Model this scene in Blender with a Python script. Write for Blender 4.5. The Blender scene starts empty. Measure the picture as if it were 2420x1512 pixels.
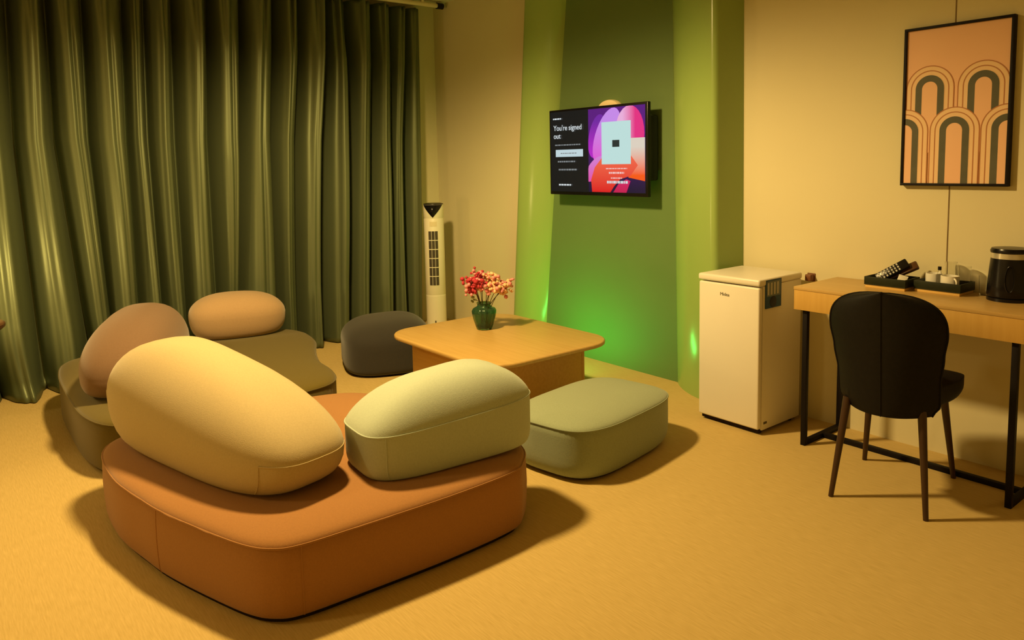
import bpy, bmesh, math, random
from mathutils import Vector, Matrix
import numpy as np
random.seed(7)
sc = bpy.context.scene
COL = sc.collection
R = math.radians

# ------------------------------------------------------------------ camera
FL, CX, CY = 1765.15, 1210.0, 559.4
yaw, pitch, roll = R(-51.71), R(5.757), R(-1.184)
CF = Vector((math.sin(yaw)*math.cos(pitch), math.cos(yaw)*math.cos(pitch), -math.sin(pitch)))
_r = Vector((math.cos(yaw), -math.sin(yaw), 0)); _u = _r.cross(CF)
CR = math.cos(roll)*_r + math.sin(roll)*_u
CU = -math.sin(roll)*_r + math.cos(roll)*_u
CP = Vector((0, 0, 1.42))
cam = bpy.data.cameras.new('camera'); camo = bpy.data.objects.new('camera', cam); COL.objects.link(camo)
cam.sensor_fit = 'HORIZONTAL'; cam.sensor_width = 36; cam.lens = FL/2420*36
cam.shift_y = -(756-CY)/2420; cam.clip_start = .05
camo.matrix_world = Matrix(((CR.x, CU.x, -CF.x, CP.x), (CR.y, CU.y, -CF.y, CP.y), (CR.z, CU.z, -CF.z, CP.z), (0, 0, 0, 1)))
sc.camera = camo
def ray(px, py): return CF + CR*((px-CX)/FL) - CU*((py-CY)/FL)
def fz(px, py, z=0): d = ray(px, py); return CP + d*((z-CP.z)/d.z)
def fy(px, py, y): d = ray(px, py); return CP + d*((y-CP.y)/d.y)
def fx(px, py, x): d = ray(px, py); return CP + d*((x-CP.x)/d.x)

# ------------------------------------------------------------------ world, lights, exposure
w = bpy.data.worlds.new('World'); sc.world = w; w.use_nodes = True
w.node_tree.nodes['Background'].inputs[0].default_value = (1, .75, .4, 1)
w.node_tree.nodes['Background'].inputs[1].default_value = 0.02
sc.view_settings.view_transform = 'Standard'; sc.view_settings.look = 'None'
sc.view_settings.exposure = 0.0; sc.view_settings.gamma = 1.0; sc.view_settings.use_curve_mapping = False
WARM = (1.0, .69, .26)
def downlight_or_fill(loc, energy, size=150, blend=.9, radius=.05, color=WARM, aim=None):
    l = bpy.data.lights.new('downlight_or_fill', 'SPOT'); l.energy = energy; l.color = color
    l.spot_size = R(size); l.spot_blend = blend; l.shadow_soft_size = radius
    o = bpy.data.objects.new('downlight_or_fill', l); COL.objects.link(o); o.location = loc
    if aim: o.rotation_euler = (Vector(aim)-Vector(loc)).to_track_quat('-Z', 'Y').to_euler()
    return o
downlight_or_fill((-3.15, 1.25, 2.72), 422, 165, .45, .12)     # ceiling lamp over the seating
downlight_or_fill((-3.2, -1.5, 2.72), 55, 165, .45, .12)      # added weak fill light, lifting faces turned away from the main lamp
GREEN = (.07, 1.0, .12)

# ------------------------------------------------------------------ materials
def mat(name, col, rough=.6, spec=.5, metal=0., noise=None, bump=None, sheen=0., trans=0., emit=None, estr=0., coat=0., ior=1.45, alpha=1.):
    m = bpy.data.materials.new(name); m.use_nodes = True; nt = m.node_tree; b = nt.nodes['Principled BSDF']
    b.inputs['Base Color'].default_value = (*col, 1); b.inputs['Roughness'].default_value = rough
    b.inputs['Specular IOR Level'].default_value = spec; b.inputs['Metallic'].default_value = metal
    b.inputs['Sheen Weight'].default_value = sheen; b.inputs['Transmission Weight'].default_value = trans
    b.inputs['Coat Weight'].default_value = coat; b.inputs['IOR'].default_value = ior; b.inputs['Alpha'].default_value = alpha
    if emit: b.inputs['Emission Color'].default_value = (*emit, 1); b.inputs['Emission Strength'].default_value = estr
    tc = None
    def coords(scale):
        nonlocal tc
        if tc is None: tc = nt.nodes.new('ShaderNodeTexCoord')
        mp = nt.nodes.new('ShaderNodeMapping'); nt.links.new(tc.outputs['Object'], mp.inputs[0]); mp.inputs['Scale'].default_value = scale
        return mp.outputs[0]
    if noise:   # (scale xyz, detail, amount, second colour)
        s, det, amt, c2 = noise
        n = nt.nodes.new('ShaderNodeTexNoise'); n.inputs['Scale'].default_value = 1; n.inputs['Detail'].default_value = det
        nt.links.new(coords(s), n.inputs[0])
        rp = nt.nodes.new('ShaderNodeValToRGB'); rp.color_ramp.elements[0].position = .5-amt/2; rp.color_ramp.elements[1].position = .5+amt/2
        rp.color_ramp.elements[0].color = (*col, 1); rp.color_ramp.elements[1].color = (*c2, 1)
        nt.links.new(n.outputs[0], rp.inputs[0]); nt.links.new(rp.outputs[0], b.inputs['Base Color'])
    if bump:    # (scale xyz, detail, strength, distance)
        s, det, st, dist = bump
        n = nt.nodes.new('ShaderNodeTexNoise'); n.inputs['Scale'].default_value = 1; n.inputs['Detail'].default_value = det
        nt.links.new(coords(s), n.inputs[0])
        bp = nt.nodes.new('ShaderNodeBump'); bp.inputs['Strength'].default_value = st; bp.inputs['Distance'].default_value = dist
        nt.links.new(n.outputs[0], bp.inputs['Height']); nt.links.new(bp.outputs[0], b.inputs['Normal'])
    return m
def fabric(name, col, c2=None):
    c2 = c2 or tuple(min(1, c*1.12) for c in col)
    return mat(name, col, .95, .15, sheen=.25, noise=((160, 160, 160), 3, .5, c2), bump=((420, 420, 420), 2, .35, .002))
M = {}
M['carpet'] = mat('carpet', (.505, .365, .13), 1., .05, noise=((16, 200, 1), 5, .55, (.635, .47, .195)), bump=((60, 320, 1), 3, .3, .002), sheen=.05)
M['wall'] = mat('cream_wallcovering', (.67, .61, .40), .85, .15, noise=((2.5, 2.5, 2.5), 2, .6, (.69, .63, .415)), bump=((300, 300, 300), 2, .08, .001))
M['ceiling'] = mat('ceiling_paint', (.72, .66, .5), .9, .2, noise=((3, 3, 3), 2, .6, (.74, .68, .52)))
M['green_panel'] = mat('green_back_panel', (.125, .20, .07), .6, .35, noise=((3, 3, 3), 2, .6, (.135, .21, .075)))
M['green_wing'] = mat('lime_satin_panel', (.29, .41, .12), .2, .55, noise=((3, 3, 3), 2, .6, (.30, .42, .125)))
M['curtain'] = mat('green_satin', (.135, .165, .085), .48, .5, metal=.5, noise=((6, 6, 1.5), 3, .6, (.15, .18, .093)), bump=((250, 250, 60), 2, .1, .001))
M['cream_metal'] = mat('cream_metal', (.75, .66, .45), .4, .5, noise=((5, 5, 5), 1, .5, (.78, .69, .48)))
M['black'] = mat('black_plastic', (.006, .005, .006), .25, .35, noise=((20, 20, 20), 2, .6, (.008, .007, .008)))
M['black_matte'] = mat('black_powder_coat', (.006, .004, .005), .55, .2, noise=((90, 90, 90), 2, .6, (.008, .006, .007)))
M['oak'] = mat('oak_top', (.52, .33, .10), .35, .45, noise=((3, 45, 45), 5, .5, (.60, .40, .14)), bump=((6, 120, 120), 3, .06, .001))
M['oak_side'] = mat('oak_panel', (.62, .35, .085), .45, .4, noise=((3, 60, 60), 5, .5, (.70, .42, .11)), bump=((6, 160, 160), 3, .08, .001))
M['oak_desk'] = mat('oak_desk_top', (.50, .32, .11), .35, .45, noise=((2.5, 40, 40), 5, .5, (.57, .38, .14)), bump=((6, 120, 120), 3, .05, .001))
M['oak_front'] = mat('oak_desk_front', (.55, .33, .08), .45, .4, noise=((45, 45, 3), 4, .5, (.62, .39, .11)), bump=((160, 160, 6), 3, .06, .001))
M['terra'] = fabric('terracotta_wool', (.345, .165, .055))
M['yellow'] = fabric('honey_wool', (.50, .405, .225))
M['pink'] = fabric('rose_brown_wool', (.20, .122, .075))
M['tan'] = fabric('tan_wool', (.42, .28, .155))
M['sage'] = fabric('sage_wool', (.44, .51, .42), (.49, .565, .465))
M['sage2'] = fabric('grey_sage_wool', (.29, .34, .23), (.33, .385, .265))
M['olive'] = fabric('olive_wool', (.115, .085, .013))
M['charcoal'] = fabric('charcoal_wool', (.038, .035, .03))
M['plinth'] = mat('dark_plinth', (.02, .012, .01), .8, .2, noise=((30, 30, 30), 2, .6, (.025, .015, .012)))
M['white'] = mat('white_enamel', (.78, .74, .66), .35, .5, noise=((4, 4, 4), 1, .5, (.80, .76, .68)))
M['ivory'] = mat('ivory_plastic', (.80, .76, .60), .4, .5, noise=((4, 4, 4), 1, .5, (.82, .78, .62)))
M['grille'] = mat('grille_dark', (.06, .05, .035), .6, .4, noise=((40, 40, 40), 2, .5, (.08, .065, .045)))
M['chair'] = mat('black_leather', (.007, .006, .0055), .6, .18, noise=((70, 70, 70), 3, .6, (.010, .009, .0085)), bump=((260, 260, 260), 3, .2, .001))
M['chair_leg'] = mat('dark_walnut_metal', (.035, .016, .008), .4, .5, noise=((30, 30, 4), 3, .5, (.05, .022, .011)))
M['vase'] = mat('green_glass', (.16, .42, .26), .06, .5, trans=.9, ior=1.4, noise=((18, 18, 8), 2, .6, (.16, .34, .18)))
M['stem'] = mat('dry_stem', (.10, .06, .02), .8, .2, noise=((60, 60, 60), 2, .5, (.14, .09, .03)))
M['crimson'] = mat('crimson_petal', (.42, .02, .035), .7, .3, noise=((60, 60, 60), 2, .5, (.55, .06, .09)))
M['rose'] = mat('rose_petal', (.75, .22, .25), .7, .3, noise=((60, 60, 60), 2, .5, (.8, .35, .35)))
M['peach'] = mat('peach_petal', (.85, .45, .25), .7, .3, noise=((60, 60, 60), 2, .5, (.9, .6, .35)))
M['leaf'] = mat('olive_leaf', (.22, .24, .06), .7, .3, noise=((60, 60, 60), 2, .5, (.3, .3, .1)))
M['glass'] = mat('clear_glass', (.95, .95, .93), .03, .5, trans=1., ior=1.3)
M['china'] = mat('white_china', (.82, .80, .74), .25, .5, noise=((9, 9, 9), 1, .5, (.84, .82, .77)))
M['tray'] = mat('dark_green_leather', (.014, .018, .007), .5, .25, noise=((50, 50, 50), 2, .5, (.020, .024, .010)))
M['gold'] = mat('golden_wood', (.70, .44, .12), .35, .5, noise=((8, 60, 60), 3, .5, (.76, .5, .16)))
M['steel'] = mat('steel_band', (.62, .58, .48), .25, .5, metal=.6, noise=((8, 8, 40), 2, .5, (.68, .63, .52)))
M['button'] = mat('grey_button', (.45, .45, .42), .5, .4, noise=((80, 80, 80), 1, .5, (.5, .5, .46)))
M['dark_wood'] = mat('dark_brown_wood', (.06, .025, .01), .3, .5, noise=((4, 40, 40), 4, .5, (.09, .04, .016)))
M['brown'] = mat('brown_plastic', (.16, .06, .02), .5, .4, noise=((40, 40, 40), 2, .5, (.2, .08, .03)))
M['print_bg'] = mat('peach_print', (.80, .47, .30), .5, .3, noise=((3, 3, 3), 3, .7, (.84, .52, .34)))
M['print_dark'] = mat('slate_ink', (.085, .085, .06), .55, .3, noise=((12, 12, 12), 3, .6, (.11, .11, .08)))
M['print_line'] = mat('brown_ink', (.42, .17, .07), .55, .3, noise=((12, 12, 12), 2, .6, (.46, .2, .09)))
M['print_cream'] = mat('cream_ink', (.80, .55, .34), .55, .3, noise=((12, 12, 12), 2, .6, (.83, .58, .37)))
M['sticker'] = mat('blue_label', (.010, .05, .13), .4, .4, noise=((30, 30, 30), 2, .5, (.015, .07, .17)))
M['sticker2'] = mat('pale_blue_label', (.10, .14, .16), .4, .5, noise=((30, 30, 30), 2, .5, (.13, .17, .19)))
M['logo'] = mat('grey_logo', (.10, .08, .05), .5, .4, noise=((50, 50, 50), 1, .5, (.12, .1, .06)))
M['seamline'] = mat('wall_joint', (.20, .14, .07), .9, .1, noise=((30, 30, 30), 1, .5, (.23, .16, .08)))
M['water_white'] = mat('glow_cream', (.9, .72, .45), .4, .5, noise=((9, 9, 9), 1, .5, (.92, .75, .5)))
def screenmat(name, c1, c2=None, axis='X', lo=0., hi=1., st=1.0):
    m = bpy.data.materials.new(name); m.use_nodes = True; nt = m.node_tree; b = nt.nodes['Principled BSDF']
    b.inputs['Base Color'].default_value = (.004, .004, .004, 1); b.inputs['Roughness'].default_value = .25
    b.inputs['Emission Strength'].default_value = st; b.inputs['Emission Color'].default_value = (*c1, 1)
    if c2:
        tc = nt.nodes.new('ShaderNodeTexCoord'); sp = nt.nodes.new('ShaderNodeSeparateXYZ'); mr = nt.nodes.new('ShaderNodeMapRange')
        rp = nt.nodes.new('ShaderNodeValToRGB'); rp.color_ramp.elements[0].color = (*c1, 1); rp.color_ramp.elements[1].color = (*c2, 1)
        nt.links.new(tc.outputs['Object'], sp.inputs[0]); nt.links.new(sp.outputs[axis], mr.inputs[0])
        mr.inputs[1].default_value = lo; mr.inputs[2].default_value = hi
        nt.links.new(mr.outputs[0], rp.inputs[0]); nt.links.new(rp.outputs[0], b.inputs['Emission Color'])
    return m

# ------------------------------------------------------------------ mesh helpers
def link(o, parent=None):
    COL.objects.link(o)
    if parent is not None: o.parent = parent
    return o
def tag(o, label, cat=None, group=None, kind=None):
    if label: o['label'] = label
    if cat: o['category'] = cat
    if group: o['group'] = group
    if kind: o['kind'] = kind
    return o
def thing(name, label, cat, loc=(0, 0, 0), rotz=0, group=None):
    o = bpy.data.objects.new(name, None); link(o); o.location = loc; o.rotation_euler = (0, 0, rotz); o.empty_display_size = .1
    return tag(o, label, cat, group)
def mo(name, verts, faces, m, parent=None, smooth=True, sharp=None):
    me = bpy.data.meshes.new(name); me.from_pydata([tuple(v) for v in verts], [], faces); me.update()
    bm = bmesh.new(); bm.from_mesh(me); bmesh.ops.recalc_face_normals(bm, faces=bm.faces); bm.to_mesh(me); bm.free()
    for p in me.polygons: p.use_smooth = smooth
    if sharp is not None and smooth: me.set_sharp_from_angle(angle=R(sharp))
    me.materials.append(m)
    return link(bpy.data.objects.new(name, me), parent)
def bmo(name, bm, m, parent=None, smooth=True, sharp=35):
    bmesh.ops.recalc_face_normals(bm, faces=bm.faces)
    me = bpy.data.meshes.new(name); bm.to_mesh(me); bm.free()
    for p in me.polygons: p.use_smooth = smooth
    if smooth: me.set_sharp_from_angle(angle=R(sharp))
    me.materials.append(m)
    return link(bpy.data.objects.new(name, me), parent)
def add_box(bm, lo, hi, bev=0., seg=2):
    lo, hi = Vector(lo), Vector(hi)
    r = bmesh.ops.create_cube(bm, size=1.0)
    for v in r['verts']: v.co = Vector(((v.co.x+.5)*(hi.x-lo.x)+lo.x, (v.co.y+.5)*(hi.y-lo.y)+lo.y, (v.co.z+.5)*(hi.z-lo.z)+lo.z))
    if bev > 0:
        es = list({e for v in r['verts'] for e in v.link_edges})
        bmesh.ops.bevel(bm, geom=es, offset=bev, segments=seg, affect='EDGES', profile=.5)
def box(name, lo, hi, m, parent=None, bev=0., seg=2):
    bm = bmesh.new(); add_box(bm, lo, hi, bev, seg); return bmo(name, bm, m, parent)
def rings(verts_rings, closed=True, cap0=True, cap1=True):
    n = len(verts_rings[0]); V = [v for r in verts_rings for v in r]; F = []
    for i in range(len(verts_rings)-1):
        for j in range(n if closed else n-1):
            k = (j+1) % n; F.append((i*n+j, i*n+k, (i+1)*n+k, (i+1)*n+j))
    if cap0: F.append(tuple(range(n))[::-1])
    if cap1: F.append(tuple((len(verts_rings)-1)*n+j for j in range(n)))
    return V, F
def lathe(name, prof, m, parent=None, n=32, loc=(0, 0, 0), sharp=40, rib=None, cap0=True, cap1=True, sq=(1, 1)):
    rr = []
    for rad, z in prof:
        row = []
        for j in range(n):
            t = 2*math.pi*j/n; q = rad*(1+(rib[1]*math.cos(rib[0]*t) if rib else 0))
            row.append((loc[0]+q*math.cos(t)*sq[0], loc[1]+q*math.sin(t)*sq[1], loc[2]+z))
        rr.append(row)
    V, F = rings(rr, cap0=cap0, cap1=cap1); return mo(name, V, F, m, parent, True, sharp)
def tube(name, pts, rad, m, parent=None, n=8, closed=False):
    pts = [Vector(p) for p in pts]; N = len(pts); rr = []; up = Vector((0, 0, 1)); prev = None
    rads = rad if isinstance(rad, (list, tuple)) else [rad]*N
    for i, p in enumerate(pts):
        a = pts[(i-1) % N] if closed or i > 0 else p; b = pts[(i+1) % N] if closed or i < N-1 else p
        t = (b-a).normalized()
        if prev is None:
            s = t.cross(up) if abs(t.z) < .95 else t.cross(Vector((1, 0, 0)))
        else: s = prev - t*prev.dot(t)
        s.normalize(); prev = s; q = t.cross(s)
        rr.append([p + (s*math.cos(2*math.pi*j/n)+q*math.sin(2*math.pi*j/n))*rads[i] for j in range(n)])
    if closed:
        V = [v for r in rr for v in r]; F = [(i*n+j, i*n+(j+1) % n, ((i+1) % N)*n+(j+1) % n, ((i+1) % N)*n+j) for i in range(N) for j in range(n)]
    else: V, F = rings(rr)
    return mo(name, V, F, m, parent, True, 60)
def text_mesh(name, cu, m, parent):
    t_ = bpy.data.objects.new('tmp', cu); COL.objects.link(t_)
    me = bpy.data.meshes.new_from_object(t_.evaluated_get(bpy.context.evaluated_depsgraph_get())); bpy.data.objects.remove(t_)
    me.materials.clear(); me.materials.append(m); return link(bpy.data.objects.new(name, me), parent)
def spline(pts, n=8):   # closed catmull-rom
    P = [np.array(p, float) for p in pts]; out = []; N = len(P)
    for i in range(N):
        a, b, c, d = P[i-1], P[i], P[(i+1) % N], P[(i+2) % N]
        for k in range(n):
            t = k/n; out.append(.5*((2*b)+(c-a)*t+(2*a-5*b+4*c-d)*t*t+(3*b-a-3*c+d)*t**3))
    return np.array(out)
def superellipse(a, b, n, N=72):
    t = np.linspace(0, 2*np.pi, N, endpoint=False); c, s = np.cos(t), np.sin(t)
    return np.c_[a*np.sign(c)*abs(c)**(2/n), b*np.sign(s)*abs(s)**(2/n)]
def rrect(x0, x1, y0, y1, r, k=8):
    out = []
    for cx, cy, a0 in ((x1-r, y1-r, 0), (x0+r, y1-r, 90), (x0+r, y0+r, 180), (x1-r, y0+r, 270)):
        for i in range(k+1): a = R(a0+90*i/k); out.append((cx+r*math.cos(a), cy+r*math.sin(a)))
    return out
def prism(name, outline, z0, z1, m, parent=None, bev=0.0, smooth=True):
    rr = []
    c = np.mean(outline, 0)
    def ring(d, z):
        o = np.array(outline, float); t = np.roll(o, -1, 0)-np.roll(o, 1, 0); n = np.c_[t[:, 1], -t[:, 0]]; n /= np.maximum(1e-9, np.hypot(n[:, 0], n[:, 1]))[:, None]
        q = o - n*d; return [(x, y, z) for x, y in q]
    if bev > 0:
        for i in range(4): a = R(90*i/3); rr.append(ring(bev*(1-math.sin(a)), z0+bev*(1-math.cos(a))))
        for i in range(4): a = R(90*i/3); rr.append(ring(bev*(1-math.cos(a)), z1-bev*(1-math.sin(a))))
    else: rr = [ring(0, z0), ring(0, z1)]
    V, F = rings(rr); return mo(name, V, F, m, parent, smooth, 40)
def pebble_rings(outline, z0, hs, hd, q, hb, sb, tz=0, bulge=0., p=1.):
    """soft upholstered block: outline (local xy), rounded foot, side height hs, domed top hd"""
    o = np.array(outline, float); ax = np.abs(o[:, 0]).max(); c = o.mean(0); o0 = o-c
    prof = []
    for k in np.linspace(0, 1, 7): prof.append((sb+(1-sb)*math.sin(k*math.pi/2), hb*(1-math.cos(k*math.pi/2))))
    for k in (.25, .5, .75, 1.): prof.append((1+bulge*math.sin(k*math.pi)*.5, hb+(hs-hb)*k))
    seam = len(prof)-1
    for s in (.985, .96, .93, .89, .84, .78, .7, .6, .48, .34, .18, .03): prof.append((s, hs+hd*(1-s**q)**(1/p)))
    rr = []
    for s, z in prof:
        w_ = o0*s+c; k = w_[:, 0]/ax
        rr.append([(x, y, z0+z*(1-tz*kk)) for (x, y), kk in zip(w_, k)])
    return rr, seam
def pebble(name, label, cat, loc, rz, outline, z0, hs, hd, q, hb, sb, m, tz=0, seam=True, vseams=(), group=None, plinth=None, crease=False, seam_m=None, bulge=0., p=1., end_seam=None):
    t = thing(name, label, cat, (loc[0], loc[1], 0), rz, group)
    rr, si = pebble_rings(outline, z0, hs, hd, q, hb, sb, tz, bulge, p)
    V, F = rings(rr)
    o = mo('upholstery', V, F, m, t, True)
    if crease:
        me = o.data; n = len(rr[0]); me.set_sharp_from_angle(angle=R(179))
        at = me.attributes.get('sharp_edge') or me.attributes.new('sharp_edge', 'BOOLEAN', 'EDGE')
        for e in me.edges:
            a, b = e.vertices
            if a//n == si and b//n == si: at.data[e.index].value = True
    if end_seam: tube('piping', [rr[si][j % len(rr[si])] for j in range(*end_seam)], .0028, seam_m or m, t, 6)
    if seam: tube('piping', rr[si], .0035, seam_m or m, t, 6, True)
    for j in vseams:
        j = int(j) % len(rr[0]); tube('seam', [rr[i][j] for i in range(2, si+1)], .0025, seam_m or m, t, 6)
    if plinth:
        oo = np.array(outline); c = oo.mean(0); prism('plinth', ((oo-c)*plinth+c), 0.0, z0+.012, M['plinth'], t)
    return t

# ------------------------------------------------------------------ the room
XW, YW, ZC = -5.75, 3.70, 2.80
X1, Y1 = 1.6, -2.6
def struct(o, label=None): o['kind'] = 'structure'; return o
struct(box('floor', (XW-.1, Y1-.1, -.1), (X1+.1, YW+.1, 0), M['carpet']))
struct(box('ceiling', (XW-.1, Y1-.1, ZC), (X1+.1, YW+.1, ZC+.1), M['ceiling']))
struct(box('wall_left', (XW-.1, Y1-.1, 0), (XW, YW+.1, ZC), M['wall']))
struct(box('wall_back', (XW, YW, 0), (X1+.1, YW+.1, ZC), M['wall']))
struct(box('wall_right', (X1, Y1-.1, 0), (X1+.1, YW, ZC), M['wall']))
struct(box('wall_front', (XW, Y1-.1, 0), (X1, Y1, ZC), M['wall']))
# joint between two wall panels, running behind the picture
a, b = fy(2270, 0, YW), fy(2228, 625, YW)
xj = (a.x+b.x)/2
struct(box('trim_1', (xj-.0022, YW-.002, .80), (xj+.0022, YW+.002, ZC), M['seamline']))

# green media niche: dark back panel between two splayed satin wings
def panel_between(name, pts0, pts1, m, parent=None):
    """sheet running through plan points pts0 at the floor and pts1 at the ceiling, closed to the wall behind"""
    V, F = rings([[(x, y, 0) for x, y in pts0], [(x, y, ZC) for x, y in pts1]])
    return mo(name, V, F, m, parent, True, 50)
# back panel
xl0, xl1, xr0, xr1 = -4.30, -3.97, -2.94, -3.0
V = [(xl0, YW-.012, 0), (xr0, YW-.012, 0), (xr0, YW, 0), (xl0, YW, 0), (xl1, YW-.012, ZC), (xr1, YW-.012, ZC), (xr1, YW, ZC), (xl1, YW, ZC)]
t = mo('trim_2', V, [(0, 1, 5, 4), (1, 2, 6, 5), (2, 3, 7, 6), (3, 0, 4, 7), (0, 3, 2, 1), (4, 5, 6, 7)], M['green_panel'], None, False); struct(t)
def wing(name, inner0, outer0, ret0, inner1, outer1, ret1, sag):
    def prof(i, o, r, n=14):
        i, o = Vector(i), Vector(o); d = o-i; nrm = Vector((d.y, -d.x)).normalized()
        if nrm.y > 0: nrm = -nrm
        pts = []
        for k in range(n+1):
            s = k/n; pts.append(i+d*s+nrm*(sag*4*s*(1-s)))
        r = Vector(r); e = (r-o)
        # rounded outer edge
        rad = .03
        pts = [p for p in pts if (p-o).length > rad*.9]
        a = pts[-1]; c = o+e.normalized()*rad
        for k in range(1, 7):
            s = k/7; pts.append(a*(1-s)**2+o*2*s*(1-s)+c*s*s)
        pts.append(c); pts.append(r); pts.append(Vector((i.x, r.y)))
        return pts
    p0, p1 = prof(inner0, outer0, ret0), prof(inner1, outer1, ret1)
    n = min(len(p0), len(p1)); p0 = p0[-n:]; p1 = p1[-n:]
    o = panel_between(name, [(p.x, p.y) for p in p0], [(p.x, p.y) for p in p1], M['green_wing'])
    return struct(o)
wing('trim_3', (-3.00, 3.688), (-2.575, 3.50), (-2.525, 3.70), (-3.055, 3.688), (-2.60, 3.50), (-2.55, 3.70), .045)
wing('trim_4', (-4.285, 3.688), (-4.555, 3.57), (-4.60, 3.70), (-3.96, 3.688), (-4.29, 3.555), (-4.34, 3.70), .038)

# ------------------------------------------------------------------ curtain and rail
valley = [(15, 35, 82), (109, 132, 195), (195, 212, 258), (291, 304, 331), (344, 357, 387), (408, 420, 443), (490, 496, 519), (568, 568, 572), (646, 643, 656),
          (702, 698, 707), (770, 765, 769), (822, 830, 832), (880, 880, 879), (925, 926, 931), (961, 960, 965)]
XC = -5.585
ztab = []; rows = []
for px in valley:
    rows.append([fx(px[k], (0, 330, 700)[k], XC).y for k in range(3)])
zk = [2.46, 1.62, .60]
rows = [[r[0]-(.26-.0)*i*1.0, r[1]-.26*i, r[2]-.26*i] for i, r in zip(range(6, 0, -1), [rows[0]]*6)] + rows
rows.append([3.49, 3.46, 3.43])
def valley_y(i, z):
    a, b, c = rows[i]
    if z > zk[1]: return b+(a-b)*(z-zk[1])/(zk[0]-zk[1])
    return b+(c-b)*(z-zk[1])/(zk[2]-zk[1])
rng = random.Random(3)
K = 26; NZ = 70; Ztop = 2.732
fold = [(rng.uniform(.22, .26), rng.uniform(-.9, .9), rng.uniform(.12, .3), rng.uniform(0, 6.28)) for _ in rows]
VV, FF = [], []
ncol = (len(rows)-1)*K+1
for iz in range(NZ+1):
    z = .006+(Ztop-.006)*(iz/NZ)
    for c in range(ncol):
        i = min(c//K, len(rows)-2); s = (c-i*K)/K
        y0, y1 = valley_y(i, z), valley_y(i+1, z); wd = y1-y0
        A, sk, rip, ph = fold[i]
        A *= min(1.05, wd/.20)*(.45 if i >= len(rows)-2 else 1)
        th = 2*math.pi*s-math.pi
        top = max(0., (z-2.25)/(Ztop-2.25)); low = max(0., (.5-z)/.5)
        A2 = A*(1-.25*top)*(1+.1*low)
        u = s-.5; e = u*(1+.35*sk*(.25-u*u)*4*(1 if u > 0 else -1))
        ss = s
        hump = .5+.5*math.cos(th)
        d = 1-abs(2*u)**(2.5+.6*sk)+.035*math.cos(5*th+ph+1.5*math.sin(z*.9+ph))*hump
        d += rip*.28*math.cos(2*th+2.2*sk+.6*math.sin(z*1.1+ph))*hump
        d += top*.16*math.cos(3*th+ph)*hump
        d += .05*math.sin(z*1.6+ph)*math.sin(th)
        x = XC-.125+A2*d+(.06 if i >= len(rows)-2 else 0)*math.sin(math.pi*s)
        y = y0+wd*ss+.012*math.sin(z*1.7+ph)*(.5+.5*math.cos(th))
        if low > 0 and i < 9:
            x += .05*low**3*math.sin(14*y+3*ph)*math.sin(9*z+ph); y += .03*low**2*math.sin(11*y+ph)
            x += .06*max(0, 1-z/.08)
        VV.append((x, y, z))
for iz in range(NZ):
    for c in range(ncol-1):
        FF.append((iz*ncol+c, iz*ncol+c+1, (iz+1)*ncol+c+1, (iz+1)*ncol+c))
cur = thing('curtain', 'floor-length green satin curtain hanging in deep folds along the left wall', 'curtain', (XC, 1.5, 0))
cl = mo('cloth', [(x-XC, y-1.5, z) for x, y, z in VV], FF, M['curtain'], cur, True)
sm = cl.modifiers.new('thick', 'SOLIDIFY'); sm.thickness = .003; sm.offset = 0
hd = []
rail = thing('curtain_rail', 'cream ceiling curtain rail with black end cap at the room corner', 'curtain rail', (-5.53, 3.6, 2.760))
tube('rail', [(0, 0, 0), (0, -5.9, 0)], .019, M['cream_metal'], rail, 12)
tube('end_cap', [(0, -.005, 0), (0, .055, 0)], .027, M['black'], rail, 12)
for y in (3.45, 1.2, -.9): box('bracket', (-.012, y-3.6-.012, 0.01), (.012, y-3.6+.012, .045), M['cream_metal'], rail)

# ------------------------------------------------------------------ seating
terra_pts = [(-3.1, .49), (-2.83, .53), (-2.66, .567), (-2.43, .64), (-2.27, .70), (-2.19, .755), (-2.15, .84), (-2.137, 1.07), (-2.128, 1.38), (-2.142, 1.66), (-2.185, 1.755),
             (-2.32, 1.86), (-2.6, 1.91), (-3.0, 1.86), (-3.36, 1.72), (-3.5, 1.55), (-3.56, 1.2), (-3.58, .85), (-3.56, .62), (-3.42, .51)]
o = spline(terra_pts, 6); c = o.mean(0)
SB = .016
pebble('sofa_seat', 'large terracotta upholstered sofa seat nearest the viewer', 'sofa seat', c, 0, o-c, SB, .235, .04, 6, .03, .975, M['terra'], p=2., vseams=(1*6+4, 6*6), plinth=.965, group='low modular sofa seats', bulge=.012)
olive_pts = [(-5.28, .85), (-5.2, .62), (-4.9, .54), (-4.4, .52), (-3.98, .53), (-3.74, .62), (-3.65, .85), (-3.63, 1.2), (-3.65, 1.55), (-3.74, 1.70), (-3.92, 1.765),
             (-4.14, 1.79), (-4.38, 1.87), (-4.62, 1.975), (-4.8, 2.02), (-4.97, 2.03), (-5.13, 1.97), (-5.25, 1.75), (-5.3, 1.3)]
o = spline(olive_pts, 6); c = o.mean(0)
pebble('sofa_seat', 'olive green upholstered sofa seat with a curved edge in front of the curtain', 'sofa seat', c, 0, o-c, SB, .235, .04, 6, .03, .975, M['olive'], p=2., plinth=.965, group='low modular sofa seats')
ZS = .291
def cushion(name, label, P, m, z0=ZS, **kw):
    cx, cy, yw, a, b, hs, hd, q, n, hb, sb = P[:11]; tz = P[11] if len(P) > 11 else 0
    return pebble(name, label, kw.pop('cat', 'cushion'), (cx, cy), yw, superellipse(a, b, n), z0, hs, hd, q, hb, sb, m, tz=tz, **kw)
cushion('back_cushion', 'big honey yellow bolster cushion on the terracotta seat', [-2.991, .853, .244, .64, .233, .165, .248, 2.172, 3.244, .147, .794, .234], M['yellow'], p=1.7, seam=False, vseams=(64, 43), end_seam=(64, 79), group='sofa back cushions')
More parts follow.
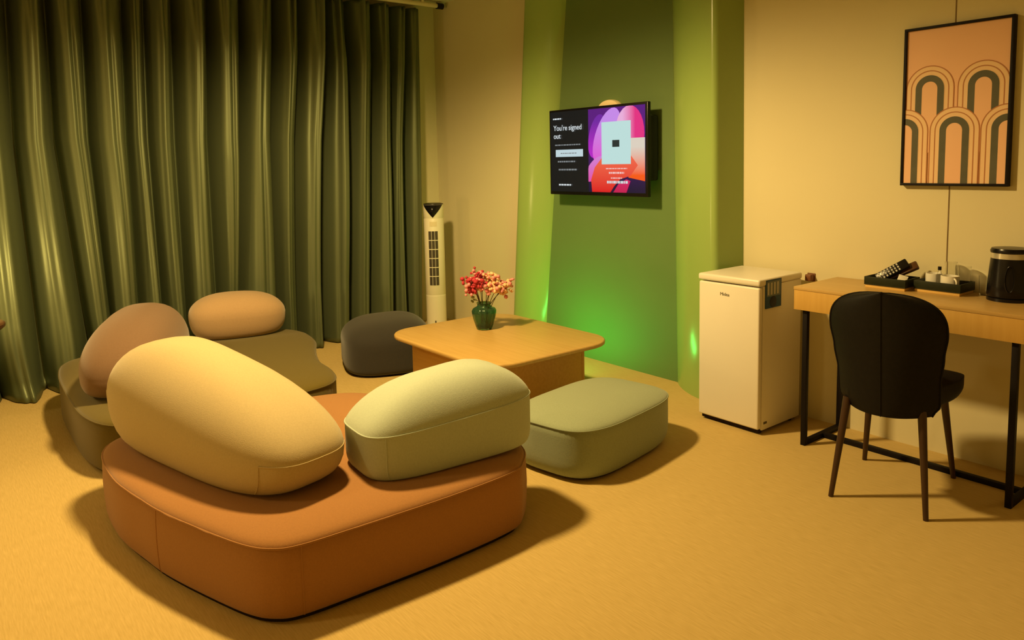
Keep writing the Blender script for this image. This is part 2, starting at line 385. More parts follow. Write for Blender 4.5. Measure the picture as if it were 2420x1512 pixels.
cushion('back_cushion', 'rose brown bolster cushion on the olive seat behind the yellow one', [-4.452, .876, -.434, .494, .237, .131, .234, 2.431, 2.643, .096, .829, .101], M['pink'], p=1.8, seam=False, group='sofa back cushions')
cushion('back_cushion', 'tan oval bolster cushion on the olive seat against the curtain', [-5.127, 1.64, 1.362, .31, .229, .14, .141, 2.646, 2.693, .123, .774, .031], M['tan'], p=1.9, seam=False, group='sofa back cushions')
cushion('back_cushion', 'pale sage green cushion with crisp top seam on the terracotta seat', [-2.431, 1.541, 1.493, .365, .191, .179, .148, 2.666, 3.813, .061, .941, -.104], M['sage'], p=1.35, vseams=(45,), crease=True, group='sofa back cushions')
cushion('pouf', 'grey sage rounded floor pouf beside the coffee table', [-2.557, 2.506, 1.745, .407, .267, .224, .046, 2.981, 3.568, .076, .897, .014], M['sage2'], p=1.7, z0=.012, cat='pouf', plinth=.86, group='floor poufs')
cushion('pouf', 'charcoal rounded floor pouf behind the coffee table near the curtain', [-4.659, 2.516, 1.214, .306, .353, .199, .14, 3.299, 3.246, .052, .9, -.033], M['charcoal'], p=1.8, z0=.012, cat='pouf', plinth=.86, seam=False, group='floor poufs')

# ------------------------------------------------------------------ coffee table
ZT = .40
tb = thing('coffee_table', 'square oak coffee table with rounded corners in the middle of the seating', 'table', (-3.465, 2.605, 0))
prism('table_top', [(x+3.465, y-2.605) for x, y in rrect(-4.02, -2.91, 2.15, 3.06, .19)], ZT-.026, ZT, M['oak'], tb, .010)
bx0, bx1, by0, by1 = -.42, .40, -.33, .33
th = .022
box('side_panel', (bx0, by0, 0), (bx1, by0+th, ZT-.027), M['oak_side'], tb, .002)
box('side_panel', (bx0, by1-th, 0), (bx1, by1, ZT-.027), M['oak_side'], tb, .002)
box('end_panel', (bx1-th, by0+th, 0), (bx1, by1-th, ZT-.027), M['oak_side'], tb, .002)
box('end_panel', (bx0, by0+th, 0), (bx0+th, by1-th, ZT-.027), M['oak_side'], tb, .002)

# vase with dried flowers
p = fz(1145, 777, ZT)
vx, vy = p.x, p.y
vs = thing('vase', 'small ribbed green glass vase on the coffee table', 'vase', (vx, vy, ZT))
vp = [(.038, 0), (.046, .004), (.052, .02), (.064, .06), (.072, .095), (.074, .115), (.066, .130), (.048, .138), (.040, .146), (.040, .155), (.046, .165),
      (.042, .165), (.036, .155), (.036, .146), (.044, .136), (.062, .127), (.069, .114), (.067, .095), (.059, .06), (.047, .022), (.030, .012)]
lathe('glass_body', vp, M['vase'], vs, 60, rib=(12, .03), sharp=60)
def ico(bm, c, r, sq=1.):
    mtx = Matrix.Translation(c) @ Matrix.Rotation(random.uniform(0, 3), 4, Vector((random.random(), random.random(), 1)).normalized()) @ Matrix.Diagonal((r, r, r*sq, 1))
    bmesh.ops.create_icosphere(bm, subdivisions=1, radius=1.0, matrix=mtx)
def spray(label, m, m2, tip, spread, n, group, r=.0145):
    f = thing('dried_flower_spray', label, 'flower', (vx, vy, ZT))
    a = random.uniform(0, 6.28); base = Vector((.02*math.cos(a), .02*math.sin(a), .03)); tip = Vector(tip)
    mid = Vector((tip.x*.22, tip.y*.22, .17))
    mid.x = max(-.03, min(.03, mid.x)); mid.y = max(-.03, min(.03, mid.y))
    pts = [base*(1-s)**2+mid*2*s*(1-s)+tip*s*s for s in [k/8 for k in range(9)]]
    st = bmesh.new()
    tube('stem', pts, .0022, M['stem'], f, 5)
    bm, bm2 = bmesh.new(), bmesh.new()
    for k in range(n):
        d = Vector((random.gauss(0, 1), random.gauss(0, 1), random.gauss(0, .8)))*spread*.5
        q = tip+d; rr = r*random.uniform(.6, 1.15)
        ico(bm if random.random() < .65 else bm2, q, rr, random.uniform(.6, 1))
        if k % 3 == 0: tube('twig', [tip*.85+mid*.15, (tip*.8+q*.2)+Vector((0, 0, .005)), q], .0012, M['stem'], f, 4)
    tag(bmo('blossoms', bm, m, f, sharp=80), None, kind='stuff'); tag(bmo('pale_blossoms', bm2, m2, f, sharp=80), None, kind='stuff')
    return f
CRh = Vector((CR.x, CR.y, 0)).normalized(); CFh = Vector((CF.x, CF.y, 0)).normalized()
def vt(h, d, z): q = CRh*h+CFh*d; return (q.x, q.y, z)
for h, d, z, lb in ((-.075, .02, .30, 'leftmost crimson dried flower spray in the green vase'), (-.05, -.03, .27, 'crimson dried flower spray at the front left of the green vase'),
                    (-.03, .04, .325, 'tallest crimson dried flower spray in the green vase'), (-.01, -.04, .29, 'crimson dried flower spray in the centre of the bouquet, against the peach ones'),
                    (-.06, 0., .25, 'lowest crimson dried flower spray, over the left rim of the green vase')):
    spray(lb, M['crimson'], M['rose'], vt(h, d, z), .046, 30, 'crimson dried flowers')
for h, d, z, lb in ((.06, .02, .30, 'peach dried flower spray high in the middle of the right half of the bouquet'), (.09, -.03, .265, 'peach dried flower spray at the front of the right half of the bouquet'),
                    (.12, .0, .24, 'lowest peach dried flower spray, drooping to the right of the vase'), (.05, -.04, .255, 'peach dried flower spray just above the right rim of the vase'),
                    (.14, .02, .275, 'rightmost peach dried flower spray, reaching towards the green wall'), (.03, .04, .32, 'tallest peach dried flower spray, beside the crimson ones')):
    spray(lb, M['peach'], M['rose'], vt(h, d, z), .043, 26, 'peach dried flowers')
f = thing('dried_leaf_sprig', 'small olive leaf sprig hanging over the left rim of the vase', 'leaf', (vx, vy, ZT))
tube('stem', [(0, 0, .05), vt(-.02, 0, .17), vt(-.06, -.01, .185)], .002, M['stem'], f, 5)
for k, (h, z) in enumerate(((-.055, .185), (-.07, .175), (-.066, .2))):
    bm = bmesh.new(); ico(bm, Vector(vt(h, -.01, z)), .013, .5); bmo('leaf', bm, M['leaf'], f, sharp=80)

# ------------------------------------------------------------------ tower fan
tf = thing('tower_fan', 'tall ivory tower fan standing in the corner beside the curtain', 'fan', (-5.33, 3.372, 0), R(52))
# local -y faces the viewer
def fan_shell(r, z0, z1, k=1.):
    pass
lathe('base', [(.10, 0), (.10, .02), (.092, .03)], M['ivory'], tf, 32)
lathe('body', [(.084, .03), (.084, .30), (.084, .31), (.0825, .313), (.0825, .317), (.084, .32), (.084, .955), (.0825, .958), (.0825, .964), (.084, .967), (.086, 1.05), (.084, 1.075)], M['ivory'], tf, 40, sharp=30)
# sloping dark top with the v-shaped mouth
V = []; F = []
n = 16
for i in range(n+1):
    a = -math.pi/2 + R(-62+124*i/n); s = 1-abs(i/n*2-1)
    V.append((.0875*math.cos(a), .0875*math.sin(a), 1.074)); V.append((.0875*math.cos(a), .0875*math.sin(a), 1.073-.105*s))
for i in range(n): F.append((2*i, 2*i+2, 2*i+3, 2*i+1))
mouth = mo('dark_mouth', V, F, M['black'], tf, True); mouth.modifiers.new('t', 'SOLIDIFY').thickness = .003
lathe('top_cap', [(.084, 1.072), (.082, 1.082), (.06, 1.088)], M['black'], tf, 32)
def arc_patch(name, a0, a1, z0, z1, r, m, parent, th=.003, n=8):
    V = []; F = []
    for i in range(n+1):
        a = -math.pi/2+R(a0+(a1-a0)*i/n)
        for rr in (r, r+th):
            for z in (z0, z1): V.append((rr*math.cos(a), rr*math.sin(a), z))
    for i in range(n):
        b = 4*i; F += [(b+2, b+3, b+7, b+6), (b, b+4, b+5, b+1), (b+1, b+5, b+7, b+3), (b, b+2, b+6, b+4)]
    F += [(0, 1, 3, 2), (4*n, 4*n+2, 4*n+3, 4*n+1)]
    return mo(name, V, F, m, parent, False)
g = arc_patch('grille', -28, 26, .40, .855, .083, M['grille'], tf, .0025)
for k in range(1, 6): arc_patch('crossbar', -28, 26, .40+k*.455/6-.003, .40+k*.455/6+.003, .085, M['ivory'], g, .003)
for k in range(5): aa = -19+k*9.3; arc_patch('slat', aa-.9, aa+.9, .40, .855, .0852, M['ivory'] if k % 2 else M['grille'], g, .002, 2)
arc_patch('control_panel', -20, 22, .895, .935, .0835, M['cream_metal'], tf, .002)
box('indicator', (-.005, -.088, .06), (.005, -.084, .10), M['grille'], tf)

# ------------------------------------------------------------------ wall television
TY = 3.555
tl, br = fy(1298, 262, TY), fy(1531, 466, TY)
tx0, tx1, tz0, tz1 = tl.x, br.x, br.z, tl.z
tw, thh = tx1-tx0, tz1-tz0
tv = thing('television', 'wall-mounted flat television with a bright purple and red screen', 'television', ((tx0+tx1)/2, TY, (tz0+tz1)/2))
W2, H2 = tw/2, thh/2
box('bezel', (-W2, 0, -H2), (W2, .03, H2), M['black'], tv, .004)
box('rear_housing', (-W2+.06, .03, -H2+.10), (W2-.01, .115, H2-.08), M['black'], tv, .012)
box('wall_bracket', (-.16, .115, -.12), (.16, YW-.012-TY, .12), M['black_matte'], tv)
scr = box('screen', (-W2+.014, -.002, -H2+.022), (W2-.014, .001, H2-.014), screenmat('screen_black', (.006, .007, .009), st=1.), tv)
def flat(name, pts, y, m, parent):
    """thin flat shape on the screen or print: pts in local x,z"""
    n = len(pts); V = [(x, y, z) for x, z in pts]+[(x, y+.0008, z) for x, z in pts]
    F = [tuple(range(n)), tuple(range(2*n-1, n-1, -1))]+[(i, n+i, n+(i+1) % n, (i+1) % n) for i in range(n)]
    return mo(name, V, F, m, parent, False)
sw, sh = 2*W2-.028, 2*H2-.036
sx0, sz1 = -W2+.014, H2-.014
def S(u, v): return (sx0+u*sw, sz1-v*sh)      # screen coordinates, 0..1 from the upper left
def ell(cu, cv, ru, rv, a=0, n=28, clip=True):
    out = []
    for k in range(n):
        t = 2*math.pi*k/n; x, y = ru*math.cos(t), rv*math.sin(t)
        u, v = cu+x*math.cos(a)-y*math.sin(a), cv+x*math.sin(a)+y*math.cos(a)
        out.append(S(min(.995, max(.43, u)), min(.995, max(.005, v))))
    return out
def srect(u0, v0, u1, v1): return [S(u0, v0), S(u1, v0), S(u1, v1), S(u0, v1)]
flat('picture_field', srect(.43, .005, .995, .995), -.0024, screenmat('deep_violet', (.012, .004, .035), (.10, .01, .20), 'Z', -.25, .2, 1.), scr)
flat('petal', ell(.52, .33, .085, .26, .15), -.0032, screenmat('violet', (.45, .02, .55), (.16, .02, .35), 'Z', 0, .2, 1.), scr)
flat('petal', ell(.62, .34, .12, .34, .25), -.0040, screenmat('lilac', (.75, .08, .60), (.55, .25, .80), 'Z', -.1, .2, 1.), scr)
flat('petal', ell(.85, .32, .14, .32, 0), -.0048, screenmat('pink', (.80, .42, .70), (.75, .03, .22), 'X', .25, .36, 1.), scr)
flat('petal', ell(.50, .72, .075, .17, .5), -.0048, screenmat('magenta', (.75, .08, .40), (.60, .25, .70), 'Z', -.2, 0, 1.), scr)
flat('petal', [S(.84, .37), S(.995, .37), S(.995, .86), S(.84, .82)], -.0056, screenmat('peach_to_orange', (.90, .10, .01), (.70, .62, .52), 'Z', -.16, .02, 1.), scr)
flat('petal', [S(.47, .995), S(.46, .85), S(.50, .70), S(.58, .58), S(.72, .52), S(.86, .56), S(.93, .68), S(.86, .80), S(.76, .84), S(.70, .92), S(.66, .995)], -.0064, screenmat('scarlet', (.70, .012, .015), (.90, .16, .08), 'Z', -.27, .0, 1.), scr)
flat('petal', [S(.69, .995), S(.74, .90), S(.82, .84), S(.86, .86), S(.82, .995)], -.0070, screenmat('crimson_glow', (.55, .01, .08), (.65, .02, .15), 'Z', -.27, -.15, 1.), scr)
card = flat('pale_card', srect(.575, .17, .865, .665), -.0078, screenmat('pale_mint', (.50, .72, .70), st=1.), scr)
flat('app_icon', srect(.685, .385, .755, .465), -.0086, screenmat('icon_dark', (.02, .03, .03), st=1.), card)
flat('button_bar', srect(.06, .475, .37, .565), -.0035, screenmat('button_pale', (.52, .66, .70), st=1.), scr)
WT = screenmat('text_white', (.62, .68, .70), st=1.)
WG = screenmat('text_grey', (.22, .24, .25), st=1.)
PK = screenmat('text_pink', (.85, .55, .52), st=1.)
def text(body, u, v, size, m, parent, y=-.0095, align='LEFT', bold=0.):
    cu = bpy.data.curves.new('screen_text', 'FONT'); cu.body = body; cu.size = size; cu.extrude = .0003; cu.align_x = align; cu.offset = bold
    o = text_mesh('screen_text', cu, m, parent)
    x, z = S(u, v); o.location = (x, y, z); o.rotation_euler = (R(90), 0, 0); return o
text("You're signed", .045, .235, .052, WT, scr, bold=.0004); text('out', .045, .335, .052, WT, scr, bold=.0004)
# small lines too blurred to read in the photograph: rows of short strokes
def strokes(u0, u1, v, h, m, seed, y=-.0095):
    rg = random.Random(seed); u = u0
    bm = bmesh.new()
    while u < u1:
        wd = rg.uniform(.008, .03); e = min(u+wd, u1)
        a, b = S(u, v), S(e, v+h)
        add_box(bm, (a[0], y, b[1]), (b[0], y+.0008, a[1])); u = e+.006
    o = bmo('text_line', bm, m, scr, False); o['kind'] = 'stuff'; return o
strokes(.04, .14, .08, .018, WT, 1); strokes(.06, .35, .41, .014, WG, 2); strokes(.09, .29, .615, .018, WG, 3)
strokes(.10, .31, .715, .02, WG, 4); strokes(.10, .24, .905, .02, WT, 5); strokes(.62, .83, .71, .012, PK, 6)
strokes(.65, .80, .755, .022, PK, 7); strokes(.67, .78, .82, .014, PK, 8); strokes(.63, .84, .86, .03, WT, 9)
strokes(.12, .30, .515, .012, WG, 10, -.0050)
p = fy(1435, 244, YW-.05)
cb = thing('cable_cover', 'cream rounded cable cover on the wall peeking above the television', 'cable cover', (p.x, YW-.012, p.z-.03))
lathe('cover', [(.10, 0), (.10, .02), (.092, .032), (.07, .036)], M['water_white'], cb, 32).rotation_euler = (R(90), 0, 0)
bx_ = cb.children[0]; bx_.scale = (1, .55, 1)

# ------------------------------------------------------------------ refrigerator
fr = thing('mini_fridge', 'white single-door mini fridge against the cream wall', 'fridge', (-2.315, 3.45, 0))
FW, FD0, FD1, FH = .185, -.20, .19, .805
box('cabinet', (-FW, FD0+.035, .018), (FW, FD1, FH-.035), M['white'], fr, .008)
door = box('door', (-FW, FD0, .03), (FW, FD0+.031, FH-.042), M['white'], fr, .009, 3)
box('top_lid', (-FW-.004, FD0-.004, FH-.036), (FW+.004, FD1, FH), M['white'], fr, .011, 3)
for sx in (-1, 1):
    for y in (FD0+.06, FD1-.05): lathe('foot', [(.016, 0), (.016, .02)], M['black'], fr, 12, loc=(sx*(FW-.035), y, 0))
box('toe_grille', (-FW+.01, FD0+.02, .010), (FW-.01, FD0+.05, .028), M['plinth'], fr)
cu = bpy.data.curves.new('logo', 'FONT'); cu.body = 'Midea'; cu.size = .024; cu.extrude = .0004; cu.align_x = 'CENTER'
lg = text_mesh('logo', cu, M['logo'], door); lg.location = (-.02, FD0-.001, FH-.105); lg.rotation_euler = (R(90), 0, 0)
stk = box('energy_label', (FW, -.150, .652), (FW+.0052, -.012, .797), M['sticker'], fr)
box('label_panel', (FW+.0052, -.142, .712), (FW+.0056, -.022, .790), M['sticker2'], stk)
for k in range(4): box('label_bar', (FW+.0056, -.136+k*.028, .720), (FW+.006, -.122+k*.028, .782), M['button'], stk)
lathe('label_disc', [(.03, 0), (.03, .0008)], M['black'], stk, 20, loc=(0, 0, 0)).matrix_local = Matrix.Translation((FW+.0052, -.085, .682)) @ Matrix.Rotation(R(90), 4, 'Y')
box('rating_plate', (FW, -.15, .05), (FW+.001, -.12, .062), M['logo'], fr)
p = fy(1911, 656, YW-.03)
sk = thing('wall_plug', 'small brown plug on the wall between fridge and desk', 'plug', (p.x, YW, p.z))
box('plug_body', (-.018, -.04, -.018), (.018, -.006, .018), M['brown'], sk, .006); box('face_plate', (-.022, -.006, -.022), (.022, 0, .022), M['brown'], sk, .002)

# ------------------------------------------------------------------ desk
DX0, DX1, DY0, DY1, DZ = -1.965, -.955, 3.285, 3.695, .79
dk = thing('desk', 'slim oak desk with thick front edge on black metal legs', 'desk', (DX0, DY0, 0))
L, D = DX1-DX0, DY1-DY0
box('desk_top', (0, 0, DZ-.016), (L, D, DZ), M['oak_desk'], dk, .002)
box('front_fascia', (.002, .002, DZ-.112), (L-.002, .02, DZ-.0165), M['oak_front'], dk, .001)
box('end_fascia', (.002, .0205, DZ-.112), (.02, D, DZ-.0165), M['oak_front'], dk, .001)
box('end_fascia', (L-.02, .0205, DZ-.112), (L-.002, D, DZ-.0165), M['oak_front'], dk, .001)
box('underside', (.021, .021, DZ-.108), (L-.021, D, DZ-.10), M['oak_front'], dk)
s = .012
for x in (.048, L-.075):
    for y in (.035, D-.035): box('leg', (x-s, y-s, 0), (x+s, y+s, DZ-.109), M['black_matte'], dk, .001)
    box('floor_bar', (x-s, .035+s, 0.0), (x+s, D-.035-s, .024), M['black_matte'], dk, .001)
box('stretcher', (.048+s, D*.5-s, 0.0), (L-.075-s, D*.5+s, .024), M['black_matte'], dk, .001)

# ------------------------------------------------------------------ chair
ch = thing('desk_chair', 'black curved-back upholstered chair pulled up to the oak desk', 'chair', (-1.41, 3.14, 0), R(11))
def leg(top, foot): tube('leg', [foot, top], [.010, .017], M['chair_leg'], ch, 10)
def loc(p):  # world xy -> chair local
    d = Vector((p[0]+1.41, p[1]-3.14)); c, s_ = math.cos(-R(11)), math.sin(-R(11)); return (d.x*c-d.y*s_, d.x*s_+d.y*c)
feet = [(-1.54, 2.885), (-1.194, 2.96), (-1.634, 3.361), (-1.286, 3.453)]
for fpt in feet:
    x, y = loc(fpt); leg((x*.78, y*.72, .42), (x, y, 0))
# seat pad
so = np.array([(-.145, -.17), (-.19, -.02), (-.225, .14), (-.19, .225), (0, .24), (.19, .225), (.225, .14), (.19, -.02), (.145, -.17), (.08, -.20), (-.08, -.20)])
rr, si = pebble_rings(spline(so, 6), .395, .095, .02, 4, .06, .80)
V, F = rings(rr); mo('seat', V, F, M['chair'], ch)
# back shell: wraps round the seat, widest at shoulder height
def hw(v):
    if v > .70: t = (v-.70)/.30; return max(.012, .215*max(0., 1-t**2.7)**(1/2.7))
    ks = [(0, .16), (.1, .188), (.3, .190), (.5, .202), (.70, .215)]
    for (a, x), (b, y) in zip(ks, ks[1:]):
        if v <= b: t = (v-a)/(b-a); t = t*t*(3-2*t); return x+(y-x)*t
NU, NV = 28, 36; outer, inner = [], []
for iv in range(NV+1):
    v = 1-(1-iv/NV)**1.5
    for side, acc in ((0, outer), (1, inner)):
        row = []
        for iu in range(NU+1):
            un = iu/NU*2-1; x = hw(v)*un
            wrap = .115*(1-.35*v)
            thk = .032*(1-.3*abs(un)**4)
            zt = .888-.012*un*un*min(1, v/.7); z = .385+(zt-.385)*v
            z += .015*math.sin(math.pi*min(1, v*1.2))*0
            y = -.235-.05*v+wrap*abs(un)**2.2+side*thk
            row.append((.008+x*(1 if side == 0 else .97), y, z if side == 0 else z-.004*v))
        acc.append(row)
def grid(rows): 
    n = len(rows[0]); return [v for r in rows for v in r], [(i*n+j, i*n+j+1, (i+1)*n+j+1, (i+1)*n+j) for i in range(len(rows)-1) for j in range(n-1)]
Vo, Fo = grid(outer); Vi, Fi = grid(inner); off = len(Vo); n = NU+1
F = Fo+[tuple(off+k for k in f_) for f_ in Fi]
bd = [(0, j) for j in range(NU+1)]+[(i, NU) for i in range(1, NV+1)]+[(NV, j) for j in range(NU-1, -1, -1)]+[(i, 0) for i in range(NV-1, 0, -1)]
bd = [i*n+j for i, j in bd]
for k in range(len(bd)): a, b = bd[k], bd[(k+1) % len(bd)]; F.append((a, b, off+b, off+a))
bk = mo('backrest', Vo+Vi, F, M['chair'], ch)
bv = bk.modifiers.new('soft', 'BEVEL'); bv.width = .008; bv.segments = 3; bv.limit_method = 'ANGLE'; bv.angle_limit = R(50)
tube('seam', [(outer[i][NU//2][0], outer[i][NU//2][1]-.001, outer[i][NU//2][2]) for i in range(NV)], .002, M['chair'], bk, 5)
tube('edge_piping', [outer[0][0]]+[outer[i][0] for i in range(1, NV+1)]+[outer[NV][j] for j in range(1, NU+1)]+[outer[i][NU] for i in range(NV-1, -1, -1)], .004, M['chair'], bk, 6)

# ------------------------------------------------------------------ things on the desk
def tray(label, x0, x1, y0, y1, rz=0):
    t = thing('desk_tray', label, 'tray', ((x0+x1)/2, (y0+y1)/2, DZ), rz, 'dark trays on the desk')
    a, b = (x1-x0)/2, (y1-y0)/2
    box('wooden_base', (-a+.004, -b+.004, 0), (a-.004, b-.004, .014), M['gold'], t, .001)
    box('tray_floor', (-a, -b, .014), (a, b, .019), M['tray'], t)
    for lo, hi in (((-a, -b, .019), (a, -b+.006, .052)), ((-a, b-.006, .019), (a, b, .052)), ((-a, -b+.006, .019), (-a+.006, b-.006, .052)), ((a-.006, -b+.006, .019), (a, b-.006, .052))):
        box('rim', lo, hi, M['tray'], t, .001)
    return t
tray('dark green desk tray holding the remote controls', -1.725, -1.535, 3.495, 3.645)
tray('dark green desk tray holding the white cups', -1.515, -1.315, 3.535, 3.682, R(-2))
def remote(label, low, high, nrm, ln, wd, m, cols, rows_):
    t = thing('remote_control', label, 'remote', low)
    Y = (Vector(high)-Vector(low)).normalized(); Z = Vector(nrm); Z = (Z-Y*Z.dot(Y)).normalized(); X = Y.cross(Z)
    t.rotation_euler = Matrix((X, Y, Z)).transposed().to_euler()
    box('case', (-wd/2, 0, -.018), (wd/2, ln, 0), m, t, .006)
    for i in range(rows_):
        for j in range(cols):
            x = -wd/2+wd*(j+.7)/(cols+.4); y = .012+(ln-.05)*(i+.5)/rows_
            box('button', (x-.0045, y-.0035, 0), (x+.0045, y+.0035, .0022), M['button'], t)
    return t
remote('black remote control with grey buttons leaning on the tray rim', (-1.690, 3.540, DZ+.040), (-1.600, 3.585, DZ+.105), (.35, -.75, .55), .155, .046, M['black'], 3, 7)
remote('brown-black remote control lying behind the button-covered one', (-1.655, 3.578, DZ+.050), (-1.560, 3.615, DZ+.105), (.35, -.5, .8), .14, .046, M['dark_wood'], 1, 2)
sa = thing('sachet', 'small white paper sachet leaning in the remote control tray', 'sachet', (-1.575, 3.535, DZ+.021)); sa.rotation_euler = (R(-50), R(15), R(20))
box('packet', (-.02, -.004, 0), (.02, .004, .055), M['china'], sa, .002); box('crimp', (-.02, -.0015, .055), (.02, .0015, .062), M['china'], sa)
def mug(label, x, y, r, h, ang):
    t = thing('mug', label, 'mug', (x, y, DZ+.019), 0, 'white cups in the tray')
    lathe('cup', [(r*.8, 0), (r*.95, .006), (r, h*.3), (r, h), (r*.9, h), (r*.88, .012), (r*.5, .010)], M['china'], t, 28)
    c, s_ = math.cos(ang), math.sin(ang); pts = []
    for k in range(9):
        a = R(-80+160*k/8); d = r*.97+.022*math.cos(a)-.004; pts.append((d*c, d*s_, h*.52+h*.33*math.sin(a)))
    tube('handle', pts, .004, M['china'], t, 8)
    return t
mug('white cup with handle at the right end of the tray', -1.382, 3.585, .037, .062, R(-40))
mug('white cup at the left end of the tray', -1.468, 3.630, .034, .060, R(120))
mb = thing('miniature_bottle', 'small clear glass bottle with dark cap between the white cups', 'bottle', (-1.435, 3.607, DZ+.019))
lathe('bottle_glass', [(.012, 0), (.014, .004), (.014, .055), (.007, .068), (.006, .08)], M['glass'], mb, 20); lathe('cap', [(.0075, .08), (.0075, .096)], M['black'], mb, 16)
def tumbler(label, x, y, z, r, h):
    t = thing('tumbler', label, 'glass', (x, y, z), 0, 'clear glasses on the desk')
    lathe('glass_wall', [(r*.8, 0), (r*.84, .004), (r, h), (r-.0025, h), (r*.8, .008), (r*.3, .007)], M['glass'], t, 28)
tumbler('clear tall glass standing in the cup tray at its back', -1.405, 3.652, DZ+.019, .026, .115)
tumbler('clear glass in the right back corner of the cup tray', -1.347, 3.648, DZ+.019, .028, .10)
tumbler('clear glass between the cup tray and the black kettle', -1.262, 3.655, DZ, .028, .085)
ke = thing('kettle', 'black electric kettle with clear band under its lid on the desk', 'kettle', (-1.152, 3.596, DZ))
lathe('power_base', [(.082, 0), (.082, .012), (.075, .016)], M['black'], ke, 40)
lathe('jug', [(.080, .0165), (.083, .022), (.081, .06), (.076, .13), (.072, .168), (.068, .168)], M['black'], ke, 48)
lathe('clear_band', [(.072, .1685), (.0715, .19), (.066, .19), (.066, .1685)], M['steel'], ke, 48, cap0=False, cap1=False)
lathe('lid', [(.0735, .1905), (.075, .198), (.070, .208), (.03, .212)], M['black'], ke, 48)
a_ = R(-38)   # towards the viewer side
hp = [(.078, .20), (.10, .205), (.125, .19), (.13, .15), (.122, .10), (.105, .06), (.082, .05)]
ha = R(8)
tube('handle', [(d*math.cos(ha), d*math.sin(ha), z) for d, z in hp], .011, M['black'], ke, 10)
hp2 = []
va = math.atan2(-3.596, 1.152)
for k in range(21):
    t_ = math.pi*k/20; du = .016*math.cos(t_); 
    hp2.append((du, .045+.09*math.sin(t_) if False else .05+.085*math.sin(t_)))
cv = []
for k in range(24):
    t_ = 2*math.pi*k/24; aa = va+.21*math.cos(t_); z = .092+.052*math.sin(t_); rad = .0835-.075*(z-.02)*.85*.75+.001
    cv.append((rad*math.cos(aa), rad*math.sin(aa), z))
tube('reflection_loop', cv, .0028, M['black'], ke, 6, True)  # raised loop standing in for the handle's reflection on the jug
tube('spout', [(-.05, .052, .155), (-.062, .066, .175), (-.07, .074, .188)], [.02, .016, .012], M['black'], ke, 10)
ke.scale = (1, 1, 1.07)

# ------------------------------------------------------------------ framed print
PY = YW-.032
a, b = fy(2138, 70, PY), fy(2371, 441, PY)
px0, px1, pz0, pz1 = a.x, fy(2401, 32, PY).x-.002, b.z, (a.z+fy(2401, 32, PY).z)/2
pic = thing('framed_print', 'black-framed peach print of rows of arches on the cream wall', 'picture', ((px0+px1)/2, YW, (pz0+pz1)/2))
PW, PH = (px1-px0)/2, (pz1-pz0)/2
fw = .012
box('frame_rail', (-PW, -.032, PH-fw), (PW, 0, PH), M['black_matte'], pic, .001); box('frame_rail', (-PW, -.032, -PH), (PW, 0, -PH+fw), M['black_matte'], pic, .001)
box('frame_stile', (-PW, -.032, -PH+fw), (-PW+fw, 0, PH-fw), M['black_matte'], pic, .001); box('frame_stile', (PW-fw, -.032, -PH+fw), (PW, 0, PH-fw), M['black_matte'], pic, .001)
pr = box('print', (-PW+fw, -.022, -PH+fw), (PW-fw, -.016, PH-fw), M['print_bg'], pic)
IX0, IX1, IZ0, IZ1 = -PW+fw, PW-fw, -PH+fw, PH-fw
def U(u, v): return (IX0+u*(IX1-IX0), IZ1-v*(IZ1-IZ0))
def arch_band(name, cu, vtop, ro, ri, m, y, vbot=1.0):
    """arch of half width ro..ri (fraction of print width), crown at vtop, legs to vbot, clipped to the print"""
    Wd = IX1-IX0; k = Wd/(IZ1-IZ0); cvv = vtop+ro*k
    if ri <= 0:
        pts = [(cu-ro, vbot)]+[(cu-ro*math.cos(math.pi*i/20), cvv-ro*k*math.sin(math.pi*i/20)) for i in range(21)]+[(cu+ro, vbot)]
        pts = [U(min(1, max(0, u)), v) for u, v in pts]; return flat(name, pts, y, m, pr)
    out = [(cu-ro, vbot)]+[(cu-ro*math.cos(math.pi*i/20), cvv-ro*k*math.sin(math.pi*i/20)) for i in range(21)]+[(cu+ro, vbot)]
    inn = [(cu-ri, vbot)]+[(cu-ri*math.cos(math.pi*i/20), cvv-ri*k*math.sin(math.pi*i/20)) for i in range(21)]+[(cu+ri, vbot)]
    V, F = [], []
    for (a, b), (c, d) in zip(out, inn):
        for uu, vv in ((a, b), (c, d)):
            x, z = U(min(1, max(0, uu)), vv); V.append((x, y, z))
    n = len(out)
    V += [(x, y+.0005, z) for x, _, z in V]
    for i in range(n-1):
        q = 2*i; F.append((q, q+1, q+3, q+2)); F.append((2*n+q, 2*n+q+2, 2*n+q+3, 2*n+q+1))
    return mo(name, V, F, m, pr, False)
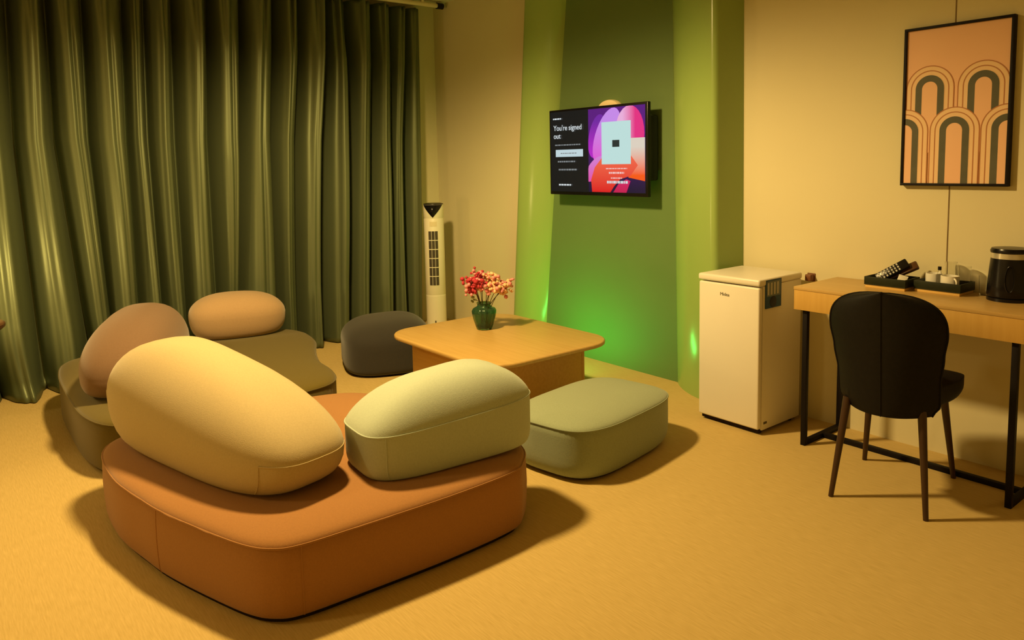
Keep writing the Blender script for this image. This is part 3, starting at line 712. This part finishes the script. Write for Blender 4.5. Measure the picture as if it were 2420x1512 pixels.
def arch(cu, vtop, y, vbot=1.0):
    arch_band('arch_field', cu, vtop, .245, 0, M['print_cream'], y, vbot)
    for ro in (.245, .195): arch_band('arch_line', cu, vtop+(.245-ro)*.62, ro, ro-.010, M['print_line'], y-.0006, vbot)
    arch_band('arch_line', cu, vtop+.095*.62, .15, .145, M['print_cream'], y-.0006, vbot)
    arch_band('arch_band', cu, vtop+.10*.62, .145, .078, M['print_dark'], y-.0010, vbot)
    arch_band('arch_core', cu, vtop+.167*.62, .078, 0, M['print_bg'], y-.0012, vbot)
arch(.245, .235, -.0232, .80); arch(.765, .235, -.0232, .80)
arch(.0, .51, -.0252); arch(.505, .51, -.0252); arch(1.0, .51, -.0252)

# ------------------------------------------------------------------ side table at the left edge
p = fz(13, 757, .60)
st = thing('side_table', 'dark brown round side table by the curtain at the left edge', 'table', (p.x-.02, p.y-.25, 0))
lathe('table_top', [(.235, .562), (.25, .575), (.25, .59), (.235, .60)], M['dark_wood'], st, 48)
lathe('pedestal', [(.03, .02), (.022, .1), (.022, .5), (.05, .562)], M['dark_wood'], st, 20); lathe('foot', [(.17, 0), (.17, .012), (.05, .022)], M['dark_wood'], st, 40)

# ------------------------------------------------------------------ lamp on the side table (just outside the picture)
la = thing('table_lamp', 'opal globe lamp on the dark round side table', 'lamp', (st.location.x, st.location.y, .60))
lathe('base', [(.06, 0), (.06, .012), (.02, .02), (.012, .05), (.012, .10)], M['cream_metal'], la, 24)
gp = [(.085*math.sin(math.pi*k/12)+.001, .18-.085*math.cos(math.pi*k/12)) for k in range(13)]
lathe('globe', gp, mat('opal_glow', (.9, .8, .6), .4, .4, emit=WARM, estr=70), la, 24)

# ------------------------------------------------------------------ green light bar on the floor behind the coffee table
ul = thing('floor_uplight', 'black light bar glowing green on the floor behind the coffee table', 'lamp', (-3.75, 3.24, 0))
box('housing', (-.26, -.03, 0), (.26, .03, .05), M['black'], ul, .004)
box('lens', (-.25, -.022, .05), (.25, .022, .054), mat('green_lens', (.1, .6, .05), .3, .5, emit=GREEN, estr=3), ul)
gl = bpy.data.lights.new('green_glow', 'AREA'); gl.shape = 'RECTANGLE'; gl.size = .5; gl.size_y = .04; gl.energy = 6; gl.color = GREEN
go = bpy.data.objects.new('green_glow', gl); link(go, ul); go.location = (0, .01, .06); go.rotation_euler = (R(180-38), 0, 0)
